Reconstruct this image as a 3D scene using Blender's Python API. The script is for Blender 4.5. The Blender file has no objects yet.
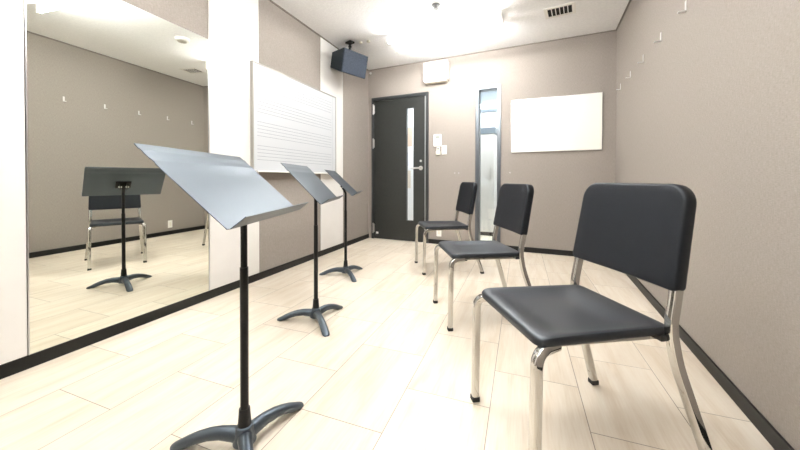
import bpy, bmesh, math, random
from mathutils import Vector, Matrix
random.seed(4)
PI = math.pi
scene = bpy.context.scene
COL = scene.collection

# ------------------------------------------------------------------ helpers
def mat(name, base=(.8, .8, .8), rough=.5, metal=0., spec=.5, emit=None, strength=0., trans=0., coat=0., ior=None, tint=None):
    m = bpy.data.materials.new(name); m.use_nodes = True
    b = m.node_tree.nodes['Principled BSDF']
    b.inputs['Base Color'].default_value = (*base, 1)
    b.inputs['Roughness'].default_value = rough
    b.inputs['Metallic'].default_value = metal
    b.inputs['Specular IOR Level'].default_value = spec
    b.inputs['Transmission Weight'].default_value = trans
    b.inputs['Coat Weight'].default_value = coat
    if tint: b.inputs['Specular Tint'].default_value = (*tint, 1)
    if ior: b.inputs['IOR'].default_value = ior
    if emit:
        b.inputs['Emission Color'].default_value = (*emit, 1)
        b.inputs['Emission Strength'].default_value = strength
    return m

class NT:
    def __init__(s, m): s.t = m.node_tree; s.b = s.t.nodes['Principled BSDF']
    def n(s, kind, **k):
        o = s.t.nodes.new(kind)
        for a, v in k.items():
            if a.startswith('i_'): o.inputs[a[2:].replace('_', ' ')].default_value = v
            else: setattr(o, a, v)
        return o
    def l(s, a, b): s.t.links.new(a, b)

def bump(nt, height, strength, dist):
    bp = nt.n('ShaderNodeBump'); bp.inputs['Strength'].default_value = strength; bp.inputs['Distance'].default_value = dist
    nt.l(height, bp.inputs['Height']); nt.l(bp.outputs[0], nt.b.inputs['Normal']); return bp

def ramp(nt, fac, stops):
    r = nt.n('ShaderNodeValToRGB'); e = r.color_ramp.elements
    while len(e) < len(stops): e.new(.5)
    for q, (p, c) in zip(e, stops): q.position = p; q.color = (*c, 1)
    nt.l(fac, r.inputs[0]); return r.outputs[0]

def box(bm, c, s, rot=None):
    mt = Matrix.Translation(c) @ (rot if rot else Matrix()) @ Matrix.Diagonal((*s, 1))
    return bmesh.ops.create_cube(bm, size=1, matrix=mt)['verts']

def box2(bm, a, b):
    return box(bm, [(p + q) / 2 for p, q in zip(a, b)], [abs(q - p) for p, q in zip(a, b)])

def cyl(bm, p, q, r, r2=None, seg=20):
    p = Vector(p); q = Vector(q); d = q - p
    mt = Matrix.Translation((p + q) / 2) @ d.to_track_quat('Z', 'Y').to_matrix().to_4x4()
    return bmesh.ops.create_cone(bm, cap_ends=True, segments=seg, radius1=r, radius2=r if r2 is None else r2, depth=d.length, matrix=mt)['verts']

def smooth_path(pts, rad, n=6):
    """round the inner corners of a polyline"""
    pts = [Vector(p) for p in pts]; out = [pts[0]]
    for i in range(1, len(pts) - 1):
        a, b, c = pts[i - 1], pts[i], pts[i + 1]
        r = min(rad, (a - b).length * .48, (c - b).length * .48)
        s = b + (a - b).normalized() * r; e = b + (c - b).normalized() * r
        for k in range(n + 1):
            t = k / n; out.append(s * (1 - t) ** 2 + b * 2 * t * (1 - t) + e * t * t)
    out.append(pts[-1]); return out

def sweep(bm, pts, section, side):
    """sweep a closed 2D section (list of (u, v)); u runs along 'side', v is perpendicular to it and the path"""
    rings = []; side = Vector(side).normalized()
    for i, p in enumerate(pts):
        t = (pts[min(i + 1, len(pts) - 1)] - pts[max(i - 1, 0)]).normalized()
        s = (side - t * side.dot(t)).normalized(); v = t.cross(s)
        rings.append([bm.verts.new(p + s * a + v * b) for a, b in section])
    n = len(section)
    for r0, r1 in zip(rings, rings[1:]):
        for k in range(n): bm.faces.new((r0[k], r0[(k + 1) % n], r1[(k + 1) % n], r1[k]))
    bm.faces.new(rings[0][::-1]); bm.faces.new(rings[-1])

def rrect(w, h, r, n=3):
    out = []
    for cx, cy, a0 in ((w / 2 - r, h / 2 - r, 0), (-w / 2 + r, h / 2 - r, 90), (-w / 2 + r, -h / 2 + r, 180), (w / 2 - r, -h / 2 + r, 270)):
        for k in range(n + 1):
            a = math.radians(a0 + 90 * k / n); out.append((cx + r * math.cos(a), cy + r * math.sin(a)))
    return out

def obj(name, bm, m, parent=None, smooth=False, bev=0, seg=2, ang=35):
    bmesh.ops.recalc_face_normals(bm, faces=bm.faces)
    me = bpy.data.meshes.new(name); bm.to_mesh(me); bm.free()
    o = bpy.data.objects.new(name, me); COL.objects.link(o)
    if isinstance(m, (list, tuple)):
        for q in m: me.materials.append(q)
    else: me.materials.append(m)
    if parent: o.parent = parent
    if bev:
        md = o.modifiers.new('Bevel', 'BEVEL'); md.width = bev; md.segments = seg; md.limit_method = 'ANGLE'; md.angle_limit = math.radians(ang)
    if smooth:
        for p in me.polygons: p.use_smooth = True
        if bev or smooth == 'auto':
            for e in me.edges: pass
            me.set_sharp_from_angle(angle=math.radians(40))
    return o

def B(): return bmesh.new()
def tag(o, label, cat, group=None):
    o['label'] = label; o['category'] = cat
    if group: o['group'] = group
    return o
def thing(name, label, cat, loc, rz=0, group=None):
    o = bpy.data.objects.new(name, None); COL.objects.link(o); o.empty_display_size = .1
    o.location = loc; o.rotation_euler = (0, 0, rz); return tag(o, label, cat, group)
def struct(name, bm, m, loc=(0, 0, 0), rz=0, **k):
    o = obj(name, bm, m, **k); o.location = loc; o.rotation_euler = (0, 0, rz); o['kind'] = 'structure'; return o
def copy_tree(o, parent=None):
    c = o.copy(); COL.objects.link(c); c.parent = parent
    for ch in list(o.children): copy_tree(ch, c)
    return c

# ------------------------------------------------------------------ room numbers (metres)
XL = -2.1617                                   # left wall
XR, SK = .7036, math.tan(math.radians(3.716))  # right wall leans outwards with depth
YB, BS = 4.2425, -.0796                        # far wall, slightly turned
H = 2.5275; REAR = -1.3
def xr(y): return XR + SK * y
def yb(x): return YB + BS * x
cRx = (XR + SK * YB) / (1 - SK * BS)           # far right corner
AB = math.atan(BS)                             # rotation of the far wall
AR = math.radians(-3.716)                      # rotation of the right wall
def bu(x): return x / math.cos(AB)             # coordinate along the far wall (local x), origin at (0, YB)

# ------------------------------------------------------------------ materials
def wallpaper():
    m = mat('woven_taupe_wallpaper', (.4, .35, .3), .8, spec=.25); t = NT(m)
    tc = t.n('ShaderNodeTexCoord'); 
    mp = t.n('ShaderNodeMapping'); mp.inputs['Scale'].default_value = (40, 40, 260); t.l(tc.outputs['Object'], mp.inputs[0])
    n1 = t.n('ShaderNodeTexNoise'); n1.inputs['Scale'].default_value = 1.6; n1.inputs['Detail'].default_value = 4; t.l(mp.outputs[0], n1.inputs[0])
    mp2 = t.n('ShaderNodeMapping'); mp2.inputs['Scale'].default_value = (240, 240, 26); t.l(tc.outputs['Object'], mp2.inputs[0])
    n2 = t.n('ShaderNodeTexNoise'); n2.inputs['Scale'].default_value = 1.4; n2.inputs['Detail'].default_value = 3; t.l(mp2.outputs[0], n2.inputs[0])
    mx = t.n('ShaderNodeMix', data_type='FLOAT'); mx.inputs[0].default_value = .42
    t.l(n1.outputs[0], mx.inputs[2]); t.l(n2.outputs[0], mx.inputs[3])
    c = ramp(t, mx.outputs[0], [(.3, (.226, .198, .175)), (.52, (.282, .252, .226)), (.72, (.336, .305, .277))])
    t.l(c, t.b.inputs['Base Color']); bump(t, mx.outputs[0], .35, .002); return m
def floor_mat():
    m = mat('pale_maple_floor_tiles', (.8, .7, .5), .38, spec=.35); t = NT(m)
    tc = t.n('ShaderNodeTexCoord'); sp = t.n('ShaderNodeSeparateXYZ'); t.l(tc.outputs['Object'], sp.inputs[0])
    def add(s, v): 
        a = t.n('ShaderNodeMath', operation='ADD'); a.inputs[1].default_value = v; t.l(s, a.inputs[0]); return a.outputs[0]
    W, L = .3425, .525
    u = add(sp.outputs[1], .2825 + L * 20); v = add(sp.outputs[0], .109 + W * 20)
    cb = t.n('ShaderNodeCombineXYZ'); t.l(u, cb.inputs[0]); t.l(v, cb.inputs[1])
    br = t.n('ShaderNodeTexBrick'); br.offset = .5; br.offset_frequency = 2
    br.inputs['Scale'].default_value = 1; br.inputs['Brick Width'].default_value = L; br.inputs['Row Height'].default_value = W
    br.inputs['Mortar Size'].default_value = .0016; br.inputs['Mortar Smooth'].default_value = .2; br.inputs['Bias'].default_value = 0
    br.inputs['Color1'].default_value = (0, 0, 0, 1); br.inputs['Color2'].default_value = (1, 1, 1, 1); br.inputs['Mortar'].default_value = (.5, .5, .5, 1)
    t.l(cb.outputs[0], br.inputs[0])
    # grain along y, shifted from board to board
    sh = t.n('ShaderNodeVectorMath', operation='MULTIPLY_ADD'); t.l(br.outputs['Color'], sh.inputs[0]); sh.inputs[1].default_value = (7, 3, 0); t.l(tc.outputs['Object'], sh.inputs[2])
    mp = t.n('ShaderNodeMapping'); mp.inputs['Scale'].default_value = (11, 1.3, 1); t.l(sh.outputs[0], mp.inputs[0])
    n1 = t.n('ShaderNodeTexNoise'); n1.inputs['Scale'].default_value = 1.5; n1.inputs['Detail'].default_value = 6; n1.inputs['Distortion'].default_value = .6; t.l(mp.outputs[0], n1.inputs[0])
    mp2 = t.n('ShaderNodeMapping'); mp2.inputs['Scale'].default_value = (90, 5, 1); t.l(sh.outputs[0], mp2.inputs[0])
    n2 = t.n('ShaderNodeTexNoise'); n2.inputs['Scale'].default_value = 1.5; n2.inputs['Detail'].default_value = 4; t.l(mp2.outputs[0], n2.inputs[0])
    mx = t.n('ShaderNodeMix', data_type='FLOAT'); mx.inputs[0].default_value = .35; t.l(n1.outputs[0], mx.inputs[2]); t.l(n2.outputs[0], mx.inputs[3])
    c = ramp(t, mx.outputs[0], [(.3, (.62, .525, .405)), (.5, (.72, .645, .54)), (.7, (.78, .725, .63))])
    tone = t.n('ShaderNodeMix', data_type='RGBA', blend_type='MULTIPLY'); tone.inputs[0].default_value = 1
    g = ramp(t, br.outputs['Color'], [(0, (.95, .94, .92)), (1, (1.04, 1.04, 1.04))]); t.l(c, tone.inputs[6]); t.l(g, tone.inputs[7])
    fin = t.n('ShaderNodeMix', data_type='RGBA'); t.l(br.outputs['Fac'], fin.inputs[0]); t.l(tone.outputs[2], fin.inputs[6]); fin.inputs[7].default_value = (.27, .22, .17, 1)
    t.l(fin.outputs[2], t.b.inputs['Base Color'])
    inv = t.n('ShaderNodeMath', operation='SUBTRACT'); inv.inputs[0].default_value = 1; t.l(br.outputs['Fac'], inv.inputs[1]); bump(t, inv.outputs[0], .4, .001)
    return m
def speckle(name, a, b, scale, rough, bstr=.3, dist=.002, **k):
    m = mat(name, a, rough, **k); t = NT(m); tc = t.n('ShaderNodeTexCoord')
    n = t.n('ShaderNodeTexNoise'); n.inputs['Scale'].default_value = scale; n.inputs['Detail'].default_value = 5; t.l(tc.outputs['Object'], n.inputs[0])
    t.l(ramp(t, n.outputs[0], [(.35, a), (.65, b)]), t.b.inputs['Base Color']); bump(t, n.outputs[0], bstr, dist); return m

M_WALL = wallpaper(); M_FLOOR = floor_mat()
M_CEIL = speckle('rough_white_ceiling_board', (.86, .865, .875), (.92, .925, .93), 60, .9, .6, .006)
M_PANEL = speckle('white_wall_panel', (.73, .715, .69), (.75, .735, .71), 8, .5, .05, .001)
M_BASE = mat('black_vinyl_baseboard', (.008, .008, .007), .5, spec=.28)
M_SHADOW_GAP = mat('shadow_gap_trim', (.16, .14, .12), .7)
M_MIRROR = mat('mirror_silver', (.83, .85, .79), 0, 1)
M_ALU = mat('brushed_aluminium', (.62, .63, .64), .3, 1)
M_STEEL = mat('satin_steel', (.72, .71, .69), .28, 1)
M_CHROME = mat('polished_chrome', (.60, .595, .57), .07, 1)
M_WHITE = mat('white_plastic', (.80, .79, .76), .4)
M_HOOK = mat('pale_hook_plastic', (.62, .60, .60), .3)
M_CREAM = mat('cream_plastic', (.72, .69, .6), .5)
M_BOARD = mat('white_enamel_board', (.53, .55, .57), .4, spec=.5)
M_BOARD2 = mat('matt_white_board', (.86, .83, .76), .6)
M_LINE = mat('grey_stave_ink', (.17, .20, .25), .4)
M_DOOR = speckle('charcoal_door_laminate', (.016, .018, .016), (.019, .021, .019), 30, .36, .02, .0005)
M_DFRAME = mat('charcoal_door_frame', (.026, .029, .030), .3)
M_GLASS = mat('clear_glass', (.98, 1, 1), 0, trans=1, ior=1.45)
M_SEAT = speckle('black_textured_seat_plastic', (.010, .012, .016), (.014, .016, .021), 900, .42, .12, .0006, spec=.5, tint=(.84, .94, 1))
M_BACK = speckle('black_textured_back_plastic', (.0075, .0085, .011), (.011, .012, .015), 900, .45, .12, .0006, spec=.26, tint=(.85, .93, 1))
M_RUBBER = mat('black_rubber', (.01, .01, .01), .7)
M_STAND = speckle('black_powder_coat', (.011, .013, .017), (.015, .018, .023), 700, .43, .05, .0003, spec=1., coat=.35, tint=(.66, .84, 1))
M_STAND.node_tree.nodes['Principled BSDF'].inputs['Coat Roughness'].default_value = .5
M_STAND.node_tree.nodes['Principled BSDF'].inputs['Coat Tint'].default_value = (.9, .96, 1, 1)
M_POLE = mat('black_satin_tube', (.006, .006, .006), .4, spec=.25)
M_SPK = speckle('dark_blue_grey_speaker_grille', (.010, .016, .026), (.034, .046, .068), 130, .6, .5, .002, spec=.2)
M_SPKB = mat('black_speaker_cabinet', (.008, .014, .019), .5, spec=.2)
M_TUBE = mat('lit_fluorescent_tube', (.9, .9, .9), .4, emit=(1, .985, .965), strength=64)
M_FIX = mat('white_enamel_light_housing', (.86, .86, .84), .4)
M_DARK = mat('dark_duct', (.01, .01, .01), .9)
M_SCREEN = mat('grey_green_display', (.25, .28, .24), .3)

# ------------------------------------------------------------------ room shell
def slab_holes(bm, u0, u1, z0, z1, t0, t1, holes):
    """slab in local xz between y=t0 and y=t1 with rectangular holes (a,b,c,d)=(u0,u1,z0,z1)"""
    us = sorted({u0, u1, *[h[0] for h in holes], *[h[1] for h in holes]})
    zs = sorted({z0, z1, *[max(h[2], z0) for h in holes], *[h[3] for h in holes]})
    def solid(i, j):
        if i < 0 or j < 0 or i >= len(us) - 1 or j >= len(zs) - 1: return False
        cu = (us[i] + us[i + 1]) / 2; cz = (zs[j] + zs[j + 1]) / 2
        return not any(h[0] < cu < h[1] and h[2] < cz < h[3] for h in holes)
    V = {}
    def v(i, t, j):
        k = (i, t, j)
        if k not in V: V[k] = bm.verts.new((us[i], (t0, t1)[t], zs[j]))
        return V[k]
    for i in range(len(us) - 1):
        for j in range(len(zs) - 1):
            if not solid(i, j): continue
            for t in (0, 1): bm.faces.new((v(i, t, j), v(i + 1, t, j), v(i + 1, t, j + 1), v(i, t, j + 1)))
            if not solid(i - 1, j): bm.faces.new((v(i, 0, j), v(i, 1, j), v(i, 1, j + 1), v(i, 0, j + 1)))
            if not solid(i + 1, j): bm.faces.new((v(i + 1, 0, j), v(i + 1, 1, j), v(i + 1, 1, j + 1), v(i + 1, 0, j + 1)))
            if not solid(i, j - 1): bm.faces.new((v(i, 0, j), v(i + 1, 0, j), v(i + 1, 1, j), v(i, 1, j)))
            if not solid(i, j + 1): bm.faces.new((v(i, 0, j + 1), v(i + 1, 0, j + 1), v(i + 1, 1, j + 1), v(i, 1, j + 1)))

bm = B(); box2(bm, (-3.6, REAR - .1, -.1), (2.2, 6.6, 0)); struct('floor', bm, M_FLOOR)
bm = B(); box2(bm, (XL - .1, REAR - .1, H), (1.3, yb(XL) + .02, H + .1)); struct('ceiling', bm, M_CEIL)
bm = B(); box2(bm, (XL - .1, REAR - .1, 0), (XL, yb(XL) + .1, H)); struct('wall_left', bm, M_WALL)
bm = B(); box2(bm, (XL, REAR - .1, 0), (xr(REAR) + .1, REAR, H)); struct('wall_rear', bm, M_WALL)
LR = (YB - REAR + .1) / math.cos(AR)
bm = B(); box2(bm, (0, 0, 0), (.1, LR, H)); struct('wall_right', bm, M_WALL, (xr(REAR), REAR, 0), AR)

DO = (bu(-2.10), bu(-1.20), -.01, 2.10)      # door opening incl. frame
SO = (bu(-.545), bu(-.25), .04, 2.075)       # narrow window opening
bm = B(); slab_holes(bm, bu(XL) - .03, bu(cRx) + .02, 0, H, 0, .12, [DO, SO])
struct('wall_back', bm, M_WALL, (0, YB, 0), AB)

# baseboards
bm = B(); box2(bm, (XL, REAR, 0), (XL + .010, yb(XL) - .001, .062)); struct('baseboard_left', bm, M_BASE, bev=.002)
bm = B(); box2(bm, (-.010, .0, 0), (0, LR - .14, .062)); struct('baseboard_right', bm, M_BASE, (xr(REAR), REAR, 0), AR, bev=.002)
bm = B(); box2(bm, (DO[1], -.010, 0), (SO[0] - .012, 0, .062)); box2(bm, (SO[1] + .012, -.010, 0), (bu(cRx) - .012, 0, .062)); box2(bm, (SO[0] - .012, -.010, 0), (SO[1] + .012, 0, .038)); struct('baseboard_back', bm, M_BASE, (0, YB, 0), AB, bev=.002)
# thin ceiling trims, their dark colour stands in for the shadow gap
bm = B(); box2(bm, (XL, REAR, H - .012), (XL + .012, yb(XL), H)); struct('trim_1', bm, M_SHADOW_GAP)
bm = B(); box2(bm, (-.012, 0, H - .012), (0, LR - .13, H)); struct('trim_2', bm, M_SHADOW_GAP, (xr(REAR), REAR, 0), AR)
bm = B(); box2(bm, (bu(XL) + .012, -.012, H - .010), (bu(cRx) - .014, 0, H)); struct('trim_3', bm, M_SHADOW_GAP, (0, YB, 0), AB)
# white acoustic panels standing a little proud of the left wall
for i, (a, b) in enumerate([(REAR + .01, .797), (1.744, 2.226), (3.165, 3.655)]):
    bm = B(); box2(bm, (XL, a, .064), (XL + .008, b, H - .014)); struct('trim_%d' % (4 + i), bm, M_PANEL, bev=.002)

# ------------------------------------------------------------------ hallway seen through the panes
HY = 1.35
M_HWALL = mat('pale_hallway_wall', (.80, .80, .80), .7)
bm = B(); box2(bm, (-2.9, HY, 0), (1.6, HY + .1, 2.5)); struct('wall_hallway', bm, M_HWALL, (0, YB, 0), AB)
bm = B(); box2(bm, (-3.0, .13, 0), (-2.9, HY, 2.5)); struct('wall_hallway_left', bm, M_HWALL, (0, YB, 0), AB)
bm = B(); box2(bm, (1.5, .13, 0), (1.6, HY, 2.5)); struct('wall_hallway_right', bm, M_HWALL, (0, YB, 0), AB)
bm = B(); box2(bm, (-3.0, .12, 2.5), (1.6, HY + .1, 2.6)); struct('ceiling_hallway', bm, M_HWALL, (0, YB, 0), AB)
M_HL = mat('lit_hallway_diffuser', (.9, .9, .9), .5, emit=(.90, .96, 1), strength=19)
t = thing('hallway_light', 'flat lit ceiling light in the hallway behind the narrow window', 'ceiling light', (-.9, YB + .75, 2.5), AB)
bm = B(); box2(bm, (-1.4, -.14, -.03), (1.7, .14, 0)); obj('housing', bm, M_FIX, t)
bm = B(); box2(bm, (-1.38, -.12, -.045), (1.68, .12, -.031)); obj('diffuser', bm, M_HL, t)
M_BLUE = mat('blue_grey_painted_metal', (.17, .21, .25), .4)
t = thing('hallway_cabinet', 'tall pale hallway locker with blue grey header seen through the narrow window', 'locker', (-.78, YB + HY - .19, 0), AB)
bm = B(); box2(bm, (-.22, -.14, .06), (.40, .18, 1.60)); obj('body', bm, M_WHITE, t, bev=.004)
bm = B(); box2(bm, (-.24, -.15, 1.60), (.42, .18, 1.70)); obj('header', bm, M_BLUE, t, bev=.004)
bm = B(); box2(bm, (-.21, -.12, 0), (.39, .17, .06)); obj('plinth', bm, M_DARK, t)
for s in (-.205, .1):
    bm = B(); box2(bm, (s, -.152, .08), (s + .285, -.14, 1.58)); d = obj('door', bm, M_WHITE, t, bev=.003)
    bm = B(); box2(bm, (s + .24, -.166, .9), (s + .25, -.152, 1.1)); obj('handle', bm, M_STEEL, d)
bm = B(); box2(bm, (-1.6, HY - .02, 2.02), (.4, HY, 2.5)); struct('trim_7', bm, M_BLUE, (0, YB, 0), AB)
pc = [((.55, .40, .30), 'warm buff', 1.50, 1.86, -2.34, -2.02), ((.52, .52, .62), 'pale lilac', 1.14, 1.38, -2.36, -2.10), ((.70, .62, .52), 'sand coloured', .72, 1.05, -2.30, -2.05)]
for c, nm, z0, z1, a, b in pc:
    m = mat('paper_' + nm.replace(' ', '_'), c, .7)
    bm = B(); box2(bm, (-(b - a) / 2, -.004, -(z1 - z0) / 2), ((b - a) / 2, 0, (z1 - z0) / 2))
    x = (a + b) / 2
    o = obj('notice_sheet', bm, m); o.location = (x * math.cos(AB) - HY * math.sin(AB) * 1, YB + x * math.sin(AB) + (HY - .001) * math.cos(AB), (z0 + z1) / 2); o.rotation_euler = (0, 0, AB)
    tag(o, nm + ' notice sheet on the hallway wall behind the door glass', 'poster', 'notices in the hallway')

# ------------------------------------------------------------------ door
d = bpy.data.objects.new('door_1', None); COL.objects.link(d); d.location = (0, YB, 0); d.rotation_euler = (0, 0, AB); d['kind'] = 'structure'
f0, f1 = DO[0], DO[1]; lf0, lf1 = bu(-2.062), bu(-1.243)
bm = B(); slab_holes(bm, f0 + .001, f1 - .001, 0, 2.098, -.018, .11, [(lf0, lf1, -.02, 2.052)]); obj('door_frame', bm, M_DFRAME, d, bev=.003)
g0, g1 = bu(-1.532), bu(-1.425)
bm = B(); slab_holes(bm, lf0 + .004, lf1 - .004, .006, 2.047, -.004, .045, [(g0, g1, .30, 1.90)]); leaf = obj('door_leaf', bm, M_DOOR, d, bev=.002)
bm = B(); box2(bm, (lf1 - .006, -.026, .02), (lf1 + .006, -.0175, 2.04)); obj('lit_edge_strip', bm, M_ALU, leaf)  # bright metal strip stands in for the lit edge of the frame
bm = B(); box2(bm, (g0 + .0005, .018, .3005), (g1 - .0005, .024, 1.8995)); obj('glass_pane', bm, M_GLASS, leaf)
bm = B(); slab_holes(bm, g0 - .006, g1 + .006, .294, 1.906, -.007, -.0035, [(g0, g1, .3, 1.9)]); obj('glass_bead', bm, M_DFRAME, leaf)
hu = bu(-1.313)
bm = B(); cyl(bm, (hu, -.004, 1.045), (hu, -.014, 1.045), .031, seg=28); h = obj('handle_rose', bm, M_STEEL, leaf, bev=.002)
bm = B(); pts = smooth_path([(hu, -.012, 1.045), (hu, -.058, 1.045), (hu - .13, -.058, 1.043)], .02)
sweep(bm, pts, [(.0125 * math.cos(a * PI / 6), .0125 * math.sin(a * PI / 6)) for a in range(12)], (0, 0, 1)); obj('handle', bm, M_STEEL, h, smooth='auto')
bm = B(); cyl(bm, (hu, -.004, 1.145), (hu, -.012, 1.145), .016, seg=24); box2(bm, (hu - .003, -.022, 1.135), (hu + .003, -.012, 1.155)); obj('thumb_turn', bm, M_STEEL, leaf)
for z in (1.925, 1.42, .16):
    bm = B(); cyl(bm, (lf0 - .002, -.026, z - .075), (lf0 - .002, -.026, z + .075), .0085, seg=14); box2(bm, (lf0, -.022, z - .06), (lf0 + .012, -.0045, z + .06)); obj('hinge', bm, M_STEEL, d)
bm = B(); box2(bm, (lf0 + .035, -.0052, .075), (lf0 + .075, -.0042, .105)); o = obj('sticker', bm, M_WHITE, leaf); o['label'] = 'small white sticker low on the door leaf'

# ------------------------------------------------------------------ narrow window
w = bpy.data.objects.new('window_1', None); COL.objects.link(w); w.location = (0, YB, 0); w.rotation_euler = (0, 0, AB); w['kind'] = 'structure'
s0, s1 = SO[0], SO[1]
bm = B(); slab_holes(bm, s0 - .012, s1 + .012, SO[2], SO[3] + .014, -.012, -.0005, [(s0 + .034, s1 - .034, SO[2] + .04, SO[3] - .034)]); obj('window_frame', bm, mat('grey_anodised_frame', (.12, .135, .15), .28, .7), w, bev=.003)
bm = B(); slab_holes(bm, s0 + .001, s1 - .001, SO[2] + .001, SO[3] - .001, 0, .119, [(s0 + .034, s1 - .034, SO[2] + .04, SO[3] - .034)]); obj('window_reveal', bm, mat('dark_anodised_reveal', (.03, .036, .042), .35, .6), w)
bm = B(); box2(bm, (s0 + .0345, .045, SO[2] + .0405), (s1 - .0345, .051, SO[3] - .0345)); obj('glass_pane', bm, M_GLASS, w)
bm = B(); box2(bm, (s0 + .0345, .095, SO[2] + .0405), (s1 - .0345, .101, SO[3] - .0345)); obj('glass_pane', bm, M_GLASS, w)

# ------------------------------------------------------------------ mirror
t = thing('wall_mirror', 'tall frameless mirror on the left wall reflecting a stand and chair', 'mirror', (XL, 1.271, .064))
bm = B(); box2(bm, (0, -.466, 0), (.006, .466, 1.851)); obj('glass', bm, M_MIRROR, t)
for s in (-1, 1):
    bm = B(); box2(bm, (0, s * .4665, 0), (.010, s * .4715, 1.853)); obj('edge_strip', bm, M_ALU, t)

# ------------------------------------------------------------------ stave board on left wall
t = thing('music_whiteboard', 'large wall whiteboard ruled with four grey music staves on the left wall', 'whiteboard', (XL + .008, 2.785, .957))
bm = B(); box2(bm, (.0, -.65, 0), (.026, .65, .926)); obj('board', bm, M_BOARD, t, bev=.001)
fr = B()
slab = lambda a, b: box2(fr, a, b)
slab((-.0002, -.657, -.007), (.031, -.645, .933)); slab((-.0002, .645, -.007), (.031, .657, .933)); slab((-.0002, -.645, .921), (.031, .645, .933)); slab((-.0002, -.645, -.007), (.031, .645, .005))
obj('frame', fr, mat('pale_aluminium_frame', (.34, .33, .30), .45, .3), t, bev=.0015)
for s in range(4):
    bm = B()
    for k in range(5):
        z = .099 + s * .207 + k * .0305; box2(bm, (.0258, -.605, z), (.0266, .555, z + .0028))
    o = obj('stave', bm, M_LINE, t)
bm = B(); box2(bm, (.0258, .575, .02), (.0264, .5775, .91)); obj('margin_line', bm, M_LINE, t)
bm = B(); box2(bm, (.031, -.64, -.007), (.07, .64, -.003)); box2(bm, (.066, -.64, -.003), (.07, .64, .006)); obj('pen_tray', bm, M_WHITE, t, bev=.001)

# ------------------------------------------------------------------ back wall fittings
def on_back(x, z, out=0):
    return (x + out * math.sin(AB), yb(x) - out * math.cos(AB), z)
t = thing('notice_board', 'plain blank white board on the back wall right of the narrow window', 'board', on_back(.365, 1.54, .001), AB)
bm = B(); box2(bm, (-.478, -.016, -.316), (.478, 0, .316)); obj('panel', bm, M_BOARD2, t, bev=.002)
bm = B(); slab_holes(bm, -.481, .481, -.319, .319, -.018, 0, [(-.4775, .4775, -.3155, .3155)]); obj('edge_trim', bm, M_ALU, t)
t = thing('ventilation_hood', 'square white ventilation box high on the wall above the door', 'ventilation unit', on_back(-1.078, 2.335), AB)
bm = B(); vs = box2(bm, (-.172, -.10, -.118), (.172, 0, .135)); obj('cover', bm, M_WHITE, t, smooth=True, bev=.012, seg=3)
bm = B(); box2(bm, (-.155, -.085, -.138), (.155, 0, -.117)); obj('outlet_grille', bm, M_CREAM, t, bev=.004)
t = thing('intercom', 'white wall intercom with small display beside the door', 'intercom', on_back(-1.065, 1.417), AB)
bm = B(); box2(bm, (-.058, -.03, -.083), (.058, 0, .083)); obj('body', bm, M_WHITE, t, smooth=True, bev=.008)
bm = B(); box2(bm, (-.028, -.0315, .03), (.028, -.029, .058)); obj('display', bm, M_SCREEN, t)
for k in range(3):
    bm = B(); box2(bm, (-.03 + k * .022, -.032, -.01), (-.016 + k * .022, -.029, .002)); obj('button', bm, M_CREAM, t)
t = thing('remote_control', 'small white remote control in its holder just below the wall intercom', 'remote control', on_back(-1.055, 1.272), AB)
bm = B(); box2(bm, (-.032, -.03, -.052), (.032, 0, .0)); obj('holder', bm, M_CREAM, t, bev=.003)
bm = B(); box2(bm, (-.024, -.024, -.048), (.024, -.008, .055)); obj('body', bm, M_WHITE, t, smooth=True, bev=.004)
bm = B(); box2(bm, (-.016, -.0245, .018), (.016, -.023, .042)); obj('display', bm, M_SCREEN, t)
t = thing('light_switch', 'white light switch plate right of the remote control holder', 'light switch', on_back(-.975, 1.285), AB)
bm = B(); box2(bm, (-.036, -.008, -.06), (.036, 0, .06)); obj('plate', bm, M_WHITE, t, bev=.003)
bm = B(); box2(bm, (-.016, -.013, -.03), (.016, -.0075, .03)); obj('rocker', bm, M_CREAM, t, bev=.002)
t = thing('wall_outlet', 'white power outlet low on the back wall behind the farthest chair', 'outlet', on_back(-1.047, .165), AB)
bm = B(); box2(bm, (-.035, -.008, -.058), (.035, 0, .058)); obj('plate', bm, M_WHITE, t, bev=.003)
bm = B(); box2(bm, (-.012, -.0095, -.028), (.012, -.0075, .028)); obj('socket', bm, M_CREAM, t)
def on_right(y, z): return (xr(y), y, z)
t = thing('wall_outlet', 'white power outlet low on the right wall', 'outlet', on_right(3.542, .168), AR)
bm = B(); box2(bm, (-.008, -.035, -.058), (0, .035, .058)); obj('plate', bm, M_WHITE, t, bev=.003)
bm = B(); box2(bm, (-.0095, -.012, -.028), (-.0075, .012, .028)); obj('socket', bm, M_CREAM, t)
for x, w_ in ((-.83, 'between the door and the narrow window'), (-.775, 'nearer to the narrow window'), (-.129, 'below the corner of the blank board')):
    bm = B(); cyl(bm, (0, 0, 0), (0, -.006, 0), .009, .008, seg=18); o = obj('screw_cap', bm, mat('pale_grey_cap', (.45, .42, .39), .5), bev=.001); o.location = on_back(x, .972); o.rotation_euler = (0, 0, AB)
    tag(o, 'tiny round white cap on the back wall ' + w_, 'wall cap', 'wall caps on the back wall')
bm = B(); cyl(bm, (0, 0, 0), (0, -.02, 0), .016, .016, seg=20); cyl(bm, (0, -.018, 0), (0, -.03, 0), .011, .008, seg=20)
o = obj('wall_sensor', bm, M_WHITE, bev=.002); o.location = on_back(-2.12, 2.475); o.rotation_euler = (0, 0, AB); tag(o, 'small white round sensor high in the far left corner', 'sensor')

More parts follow.
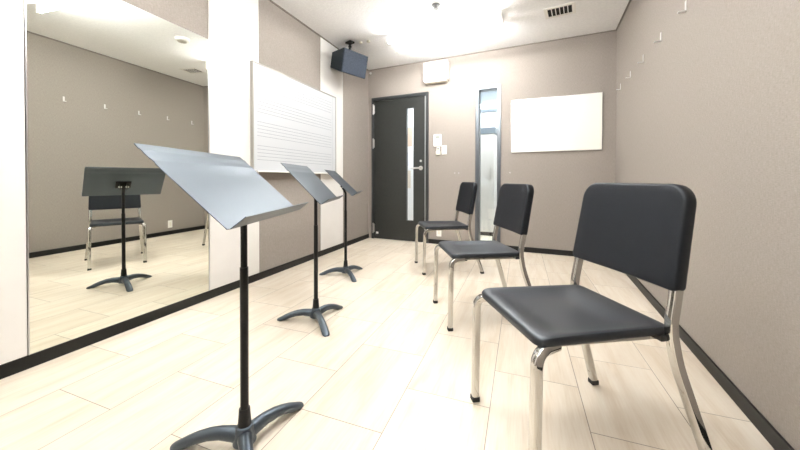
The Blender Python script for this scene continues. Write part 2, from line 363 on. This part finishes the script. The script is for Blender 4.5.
# hooks on the right wall
def hook():
    t = thing('coat_hook', '', 'hook', on_right(2.247, 1.833), AR, 'white hooks along the right wall')
    bm = B(); box2(bm, (-.003, -.009, -.016), (0, .009, .045)); obj('backplate', bm, M_HOOK, t, bev=.0015)
    bm = B(); sec = rrect(.020, .005, .002)
    sweep(bm, smooth_path([(-.002, 0, -.012), (-.018, 0, -.0125), (-.036, 0, -.012)], .005), sec, (0, 1, 0)); obj('prong', bm, M_HOOK, t, smooth='auto')
    return t
hl = ['white wall hook nearest the camera, at the top edge of the photo', 'second nearest of the five white wall hooks', 'middle one of the five white wall hooks', 'second farthest of the five white wall hooks', 'white wall hook farthest away, close to the room corner']
h0 = hook()
for i in range(5):
    o = h0 if i == 0 else copy_tree(h0)
    y = 2.236 + .4245 * i; o.location = on_right(y, 1.833); o['label'] = hl[i]

# ------------------------------------------------------------------ ceiling fittings
def ceiling_light(x, y, label):
    t = thing('ceiling_light', label, 'ceiling light', (x, y, H), AB, 'twin tube lights on the ceiling')
    bm = B(); prof = [(-.085, 0), (.085, 0), (.085, -.03), (.035, -.062), (-.035, -.062), (-.085, -.03)]
    a = [bm.verts.new((-.62, p, q)) for p, q in prof]; b = [bm.verts.new((.62, p, q)) for p, q in prof]
    for k in range(6): bm.faces.new((a[k], a[(k + 1) % 6], b[(k + 1) % 6], b[k]))
    bm.faces.new(a); bm.faces.new(b[::-1]); obj('housing', bm, M_FIX, t, bev=.003)
    for s in (-1, 1):
        for e in (-1, 1):
            bm = B(); box2(bm, (e * .598, s * .120 - .02, -.107), (e * .622, s * .120 + .02, -.012)); box2(bm, (e * .598, s * .05, -.03), (e * .622, s * .120, -.012)); obj('lamp_holder', bm, M_FIX, t, bev=.004)
        bm = B(); cyl(bm, (-.597, s * .120, -.085), (.597, s * .120, -.085), .0155, seg=16); obj('tube', bm, M_TUBE, t, smooth='auto')
ceiling_light(-.80, 3.47, 'glowing twin tube ceiling light near the door wall')
ceiling_light(-.74, 1.58, 'glowing twin tube ceiling light seen in the top of the mirror')
ceiling_light(-.75, -.05, 'unseen twin tube ceiling light added over the camera end of the room')  # unseen fixture, added to brighten the near end of the room

t = thing('air_vent', 'small ceiling air vent with black slots near the far right corner', 'vent', (.345, 3.50, H), math.radians(-9))
bm = B(); slab_holes(bm, -.135, .135, -.11, .11, -.008, 0, [(-.105, .105, -.08, .08)])
bmesh.ops.rotate(bm, verts=bm.verts, matrix=Matrix.Rotation(PI / 2, 3, 'X')); bmesh.ops.translate(bm, verts=bm.verts, vec=(0, 0, -.008 if max(v.co.z for v in bm.verts) > .001 else 0)); obj('frame', bm, M_WHITE, t, bev=.002)
bm = B(); box2(bm, (-.105, -.08, -.002), (.105, .08, -.0005)); obj('duct', bm, M_DARK, t)
for k in range(5):
    x = -.07 + k * .035
    bm = B(); box(bm, (x, 0, -.006), (.002, .16, .011), Matrix.Rotation(.5, 4, 'Y')); box(bm, (x, 0, -.008), (.007, .16, .002)); obj('slat', bm, M_WHITE, t)
bm = B(); cyl(bm, (0, 0, 0), (0, 0, -.008), .04, .036, seg=24); cyl(bm, (0, 0, -.008), (0, 0, -.035), .016, .012, seg=16); cyl(bm, (0, 0, -.035), (0, 0, -.038), .026, seg=20)
o = obj('sprinkler', bm, mat('grey_sprinkler', (.12, .12, .12), .5), bev=.001); o.location = (-.757, 2.982, H); tag(o, 'small round metal sprinkler on the ceiling in front of the tube light', 'sprinkler')
t = thing('smoke_detector', 'round white ceiling detector seen in the upper right of the mirror', 'detector', (-.6, 2.66, H))
bm = B(); cyl(bm, (0, 0, 0), (0, 0, -.03), .075, .07, seg=36); obj('base', bm, M_WHITE, t, bev=.004)
bm = B(); cyl(bm, (0, 0, -.03), (0, 0, -.042), .05, .045, seg=36); obj('grille', bm, mat('grey_beige_grille', (.4, .38, .33), .7), t, bev=.002)
for x, nm in ((-1.80, 'nearer to the speaker mount'), (-1.70, 'farther from the speaker mount')):
    bm = B(); cyl(bm, (0, 0, 0), (0, 0, -.02), .022, .018, seg=18); o = obj('ceiling_fitting', bm, M_CREAM, bev=.002); o.location = (x, 3.47, H)
    tag(o, 'small cream ceiling fitting ' + nm, 'ceiling fitting', 'cream fittings beside the speaker')

# ------------------------------------------------------------------ speaker
t = thing('wall_speaker', 'dark boxy loudspeaker hanging from a black ceiling bracket', 'speaker', (-1.92, 3.42, H), math.radians(-20.7))
tilt = Matrix.Rotation(math.radians(12), 4, 'Y')     # front (+x) looks down
def spk(pts): return [tilt @ Vector(p) for p in pts]
bm = B(); vs = box2(bm, (-.15, -.185, -.135), (.10, .185, .135))
for v in vs:
    if v.co.x < 0: v.co.y *= .86; v.co.z = v.co.z * .66 + .01
bmesh.ops.transform(bm, matrix=Matrix.Translation((-.01, 0, -.262)) @ tilt, verts=bm.verts); obj('cabinet', bm, M_SPKB, t, bev=.006)
bm = B(); box2(bm, (.10, -.180, -.130), (.112, .180, .130)); bmesh.ops.transform(bm, matrix=Matrix.Translation((-.01, 0, -.262)) @ tilt, verts=bm.verts); obj('grille', bm, M_SPK, t, bev=.004)
bm = B(); box2(bm, (-.045, -.035, -.02), (.045, .035, 0)); obj('mounting_plate', bm, M_POLE, t, bev=.003)
bm = B(); cyl(bm, (0, 0, -.014), (0, 0, -.05), .018, .012); bmesh.ops.create_uvsphere(bm, u_segments=14, v_segments=10, radius=.02, matrix=Matrix.Translation((0, 0, -.058))); cyl(bm, (0, 0, -.06), (-.01, 0, -.118), .012, .016); obj('swivel_bracket', bm, M_POLE, t, smooth='auto')

# ------------------------------------------------------------------ chairs (local x runs to the back, origin between the front feet)
def chair():
    t = thing('orchestra_chair', '', 'chair', (0, 0, 0), 0, 'black and chrome chairs in a row')
    # seat: dished slab
    bm = B(); NX, NY = 22, 22; X0, X1 = .014, .446; rc = .05
    def hw(x): return .213 - (x - X0) / (X1 - X0) * .016
    def clampc(u, v):   # square -> rounded rectangle
        return u, v
    def outline(scale_in=0):
        pts = []; w0, w1 = hw(X0), hw(X1)
        corners = [((X0, -w0), .042), ((X0, w0), .042), ((X1, w1), .03), ((X1, -w1), .03)]
        n = len(corners)
        for i in range(n):
            (c, r) = corners[i]; p = Vector(corners[i - 1][0]); q = Vector(corners[(i + 1) % n][0]); c = Vector(c)
            a = c + (p - c).normalized() * r; b = c + (q - c).normalized() * r
            for k in range(7):
                s = k / 6; pts.append(a * (1 - s) ** 2 + c * 2 * s * (1 - s) + b * s * s)
            for k in range(1, 8):  # edge samples
                nr = corners[(i + 1) % n][1]; e = q + (c - q).normalized() * nr
                pts.append(b.lerp(e, k / 8))
        return pts
    ol = outline(); cen = Vector(((X0 + X1) / 2, 0))
    def ztop(p):
        u = (p.x - X0) / (X1 - X0); v = p.y / .2
        fx = max(0., min(1., (p.x - .03) / .10)) * max(0., min(1., (.42 - p.x) / .13)); fy = max(0., 1 - abs(v / .96) ** 4)
        fx = fx * fx * (3 - 2 * fx)
        z = .455 - .019 * fx * fy
        if u < .16: z -= .007 * ((.16 - u) / .16) ** 2
        return z
    rings = []
    for s, dz, under in ((.985, -.025, 1), (.998, -.021, 1), (1., -.007, 0), (.985, -.0015, 0), (.955, 0, 0), (.88, 0, 0), (.8, 0, 0), (.7, 0, 0), (.6, 0, 0), (.5, 0, 0), (.4, 0, 0), (.3, 0, 0), (.2, 0, 0), (.1, 0, 0)):
        ring = []
        for p in ol:
            q = cen + (p - cen) * s
            ring.append(bm.verts.new((q.x, q.y, ztop(q if s < .99 else p) + dz)))
        rings.append(ring)
    n = len(ol)
    for a, b in zip(rings, rings[1:]):
        for k in range(n): bm.faces.new((a[k], a[(k + 1) % n], b[(k + 1) % n], b[k]))
    c = bm.verts.new((cen.x, 0, ztop(cen)))
    for k in range(n): bm.faces.new((rings[-1][k], rings[-1][(k + 1) % n], c))
    bm.faces.new(rings[0][::-1])
    obj('seat', bm, M_SEAT, t, smooth='auto')
    # backrest: rounded shell, leaning back and slightly curved
    def bx(z, y): return .426 + .175 * (z - .566) + .010 * (1 - (y / .22) ** 2)
    zc0, zc1, w0, w1 = .564, .878, .221, .214
    ol = []
    def arc(cy, cz, r, a0):
        return [Vector((cy + r * math.cos(math.radians(a0 + 90 * k / 8)), cz + r * math.sin(math.radians(a0 + 90 * k / 8)))) for k in range(9)]
    cs = [arc(w1 - .062, zc1 - .062, .062, 0), arc(-w1 + .062, zc1 - .062, .062, 90), arc(-w0 + .016, zc0 + .016, .016, 180), arc(w0 - .016, zc0 + .016, .016, 270)]
    for i, a in enumerate(cs):
        ol += a; e = cs[(i + 1) % 4][0]
        for k in range(1, 8): ol.append(a[-1].lerp(e, k / 8))
    cen = Vector((0, (zc0 + zc1) / 2)); bm = B(); rings = []
    TH = .042
    prof = [(.0, .2), (0, .4), (0, .6), (0, .8), (0, .93), (.0012, .968), (.005, .99), (.011, 1.), (TH - .008, 1.), (TH - .002, .985), (TH, .95), (TH, .7), (TH, .4), (TH, .2)]
    for d, s in prof:
        ring = []
        for p in ol:
            # keep edge bands a constant width
            if s > .9:
                L = (p - cen).length; q = cen + (p - cen) * (1 - (1 - s) * .17 / max(L, .1))
            else: q = cen + (p - cen) * s
            ring.append(bm.verts.new((bx(q.y, q.x) + d, q.x, q.y - d * .12)))
        rings.append(ring)
    n = len(ol)
    for a, b in zip(rings, rings[1:]):
        for k in range(n): bm.faces.new((a[k], a[(k + 1) % n], b[(k + 1) % n], b[k]))
    for rg, d in ((rings[0], 0), (rings[-1], TH)):
        c = bm.verts.new((bx(cen.y, 0) + d, 0, cen.y - d * .12))
        for k in range(n): bm.faces.new((rg[k], rg[(k + 1) % n], c))
    obj('backrest', bm, M_BACK, t, smooth='auto')
    sec = rrect(.0275, .0275, .006)
    for s in (-1, 1):
        y = s * .213
        bm = B(); sweep(bm, smooth_path([(0, y, .016), (.006, y, .419), (.09, s * .178, .416)], .055, 8), sec, (0, 1, 0)); lg = obj('front_leg', bm, M_CHROME, t, smooth='auto')
        bm = B(); box2(bm, (-.0155, y - .0155, 0), (.0155, y + .0155, .02)); obj('rubber_foot', bm, M_RUBBER, lg, bev=.003)
        bm = B(); sweep(bm, smooth_path([(.552, s * .240, .016), (.448, s * .212, .35), (.431, s * .207, .455), (.452, s * .205, .56), (.464, s * .20, .64)], .04, 8), sec, (0, 1, 0)); lg = obj('rear_leg', bm, M_CHROME, t, smooth='auto')
        bm = B(); box2(bm, (.536, s * .240 - .0155, 0), (.567, s * .240 + .0155, .02)); obj('rubber_foot', bm, M_RUBBER, lg, bev=.003)
        bm = B(); box2(bm, (.08, s * .172 - .010, .411), (.425, s * .172 + .010, .425)); obj('seat_rail', bm, M_CHROME, t, bev=.003)
        bm = B(); box2(bm, (.405, s * .186 - .018, .414), (.432, s * .186 + .018, .430)); obj('seat_bracket', bm, M_RUBBER, t, bev=.002)
    bm = B(); box2(bm, (.20, -.165, .412), (.222, .165, .422)); obj('crossbar', bm, M_CHROME, t, bev=.003)
    return t
ch = chair()
spots = [((-.169, 1.318), 29, 'large black chair nearest the camera with chrome legs'),
         ((-.561, 2.261), 26, 'black chair with chrome legs, middle one of the row of three'),
         ((-1.026, 3.269), 27.5, 'black chair with chrome legs farthest away, in front of the door wall')]
for i, ((x, y), a, lab) in enumerate(spots):
    o = ch if i == 0 else copy_tree(ch); a = math.radians(a)
    o.location = (x + math.sin(a) * .213, y - math.cos(a) * .213, 0); o.rotation_euler = (0, 0, a); o['label'] = lab
    if i: o.scale = (1, 1, .982); o.location.x -= .012

# ------------------------------------------------------------------ music stands
def stand(base, desk, phi, tilt, label):
    """desk = middle of the fold line; phi = direction the desk faces, tilt = slope of the plate"""
    t = thing('music_stand', label, 'music stand', (*base, 0), 0, 'black music stands in a row')
    n = Vector((math.cos(phi), math.sin(phi), 0)); e = Vector((-math.sin(phi), math.cos(phi), 0)); Z = Vector((0, 0, 1))
    up = -n * math.cos(tilt) + Z * math.sin(tilt); nm = n * math.sin(tilt) + Z * math.cos(tilt)
    org = Vector((desk[0] - base[0], desk[1] - base[1], desk[2]))
    def P(u, v, w): return org + e * u + up * v + nm * w     # along fold, up the plate, out of the plate
    W, Hh = .515, .322; TH = .0022
    # profile of plate (v, w): lip, fold, plate, pressed ridge, top
    la = 1.42; lp = .054
    prof = [(-lp * math.cos(la), lp * math.sin(la)), (-.006 * math.cos(la), .006 * math.sin(la)), (.004, 0), (.05, 0), (.12, 0), (.19, 0), (.243, 0), (.250, .002), (.258, .002), (.265, .0005), (.285, .0005), (.291, .0015), (.298, .0015), (.304, 0), (Hh, 0)]
    us = [-W / 2 + W * k / 12 for k in range(13)]
    bm = B(); top, bot = [], []
    for i, (v, w) in enumerate(prof):
        r1, r2 = [], []
        for u in us:
            uu = u; vv = v
            if i == 0: uu = u * .985
            if i == len(prof) - 1: uu = u * .985
            r1.append(bm.verts.new(P(uu, vv, w))); 
            # thickness offset: behind plate for the plate, below for the lip
            if i <= 1: r2.append(bm.verts.new(P(uu, vv - TH, w - TH * .15)))
            else: r2.append(bm.verts.new(P(uu, vv, w - TH)))
        top.append(r1); bot.append(r2)
    for rr in (top, bot):
        for a, b in zip(rr, rr[1:]):
            for k in range(12): bm.faces.new((a[k], a[k + 1], b[k + 1], b[k]))
    for a, b in ((top[0], bot[0]), (top[-1], bot[-1])):
        for k in range(12): bm.faces.new((a[k], a[k + 1], b[k + 1], b[k]))
    for k in (0, 12):
        for i in range(len(prof) - 1): bm.faces.new((top[i][k], top[i + 1][k], bot[i + 1][k], bot[i][k]))
    dk = obj('desk', bm, M_STAND, t, smooth='auto')
    # hinge bracket behind the plate
    bm = B(); rot = Matrix((e.to_tuple() + (0,), up.to_tuple() + (0,), nm.to_tuple() + (0,), (0, 0, 0, 1))).transposed()
    vp = (Vector((0, 0, 0)) - Vector((org.x, org.y, 0))).dot(-n) / math.cos(tilt)     # where the pole meets the plate
    vp = max(.09, min(.22, vp)); att = P((Vector((0, 0, 0)) - Vector((org.x, org.y, 0))).dot(e), vp, -TH)
    box(bm, att - nm * .004, (.10, .07, .007), rot); box(bm, att - nm * .02 + e * .022, (.004, .05, .04), rot); box(bm, att - nm * .02 - e * .022, (.004, .05, .04), rot)
    obj('desk_bracket', bm, M_POLE, dk, bev=.001)
    pv = att - nm * .028
    bm = B(); cyl(bm, pv - e * .034, pv + e * .034, .007, seg=12); obj('pivot_bolt', bm, M_STEEL, dk)
    bm = B(); cyl(bm, (0, 0, .42), (0, 0, pv.z - .05), .0105); cyl(bm, (0, 0, pv.z - .055), (pv.x, pv.y, pv.z - .012), .0105); cyl(bm, (pv.x, pv.y, pv.z - .02), (pv.x, pv.y, pv.z + .008), .013)
    obj('inner_tube', bm, M_POLE, t, smooth='auto')
    bm = B(); cyl(bm, (0, 0, .05), (0, 0, .60), .0128, seg=24); obj('pole', bm, M_POLE, t, smooth='auto')
    bm = B(); cyl(bm, (0, 0, .075), (0, 0, .135), .021, .017, seg=24); obj('collar', bm, M_POLE, t, smooth='auto', bev=.001)
    # tripod base
    bm = B(); cyl(bm, (0, 0, .022), (0, 0, .080), .037, .025, seg=24); obj('hub', bm, M_STAND, t, smooth=True, bev=.004)
    for ang in (199.5, 79.5, 319.5):
        a = math.radians(ang); d = Vector((math.cos(a), math.sin(a), 0)); s = Vector((-d.y, d.x, 0))
        pr = [(.012, .044, .024, .026), (.04, .048, .022, .024), (.08, .050, .020, .021), (.12, .045, .020, .019), (.16, .033, .021, .018), (.195, .018, .022, .018), (.218, .007, .022, .016), (.235, .002, .018, .013), (.244, .001, .010, .008)]
        bm = B(); rg = []
        for r, z, wd, hh in pr:
            rg.append([bm.verts.new(d * r + s * (wd * math.cos(k * PI / 7)) + Z * (max(.0005, z + hh * math.sin(k * PI / 7)))) for k in range(14)])
        for A, C in zip(rg, rg[1:]):
            for k in range(14): bm.faces.new((A[k], A[(k + 1) % 14], C[(k + 1) % 14], C[k]))
        bm.faces.new(rg[0]); bm.faces.new(rg[-1][::-1]); obj('leg', bm, M_STAND, t, smooth='auto')
stand((-.851, .813), (-.762, .842, .763), .336, .736, 'black music stand nearest the camera with a pale sheen on its desk')
stand((-1.206, 1.715), (-1.127, 1.763, .748), .356, .805, 'middle one of the three black music stands')
stand((-1.520, 2.626), (-1.429, 2.649, .746), .382, .765, 'farthest of the three black music stands, nearest the door')

# ------------------------------------------------------------------ camera
cam = bpy.data.cameras.new('Camera'); co = bpy.data.objects.new('Camera', cam); COL.objects.link(co); scene.camera = co
F = 323.36; cam.sensor_width = 36; cam.sensor_fit = 'HORIZONTAL'; cam.lens = F * 36 / 800; cam.clip_start = .02
cam.shift_y = (182.48 - 225) / 800
a, tl, ro = math.radians(20.512), math.radians(.603), math.radians(-.078)
fw = Vector((-math.sin(a), math.cos(a), 0)); rt = Vector((math.cos(a), math.sin(a), 0)); upv = Vector((0, 0, 1))
f2 = fw * math.cos(tl) - upv * math.sin(tl); u2 = upv * math.cos(tl) + fw * math.sin(tl)
r3 = rt * math.cos(ro) - u2 * math.sin(ro); u3 = u2 * math.cos(ro) + rt * math.sin(ro)
co.matrix_world = Matrix((( r3.x, u3.x, -f2.x, 0), (r3.y, u3.y, -f2.y, 0), (r3.z, u3.z, -f2.z, .89), (0, 0, 0, 1)))

# ------------------------------------------------------------------ world and view
wd = bpy.data.worlds.new('World'); scene.world = wd; wd.use_nodes = True
wd.node_tree.nodes['Background'].inputs[0].default_value = (.5, .5, .5, 1); wd.node_tree.nodes['Background'].inputs[1].default_value = .2
vs_ = scene.view_settings; vs_.view_transform = 'Standard'; vs_.look = 'None'; vs_.gamma = 1; vs_.exposure = 1.05
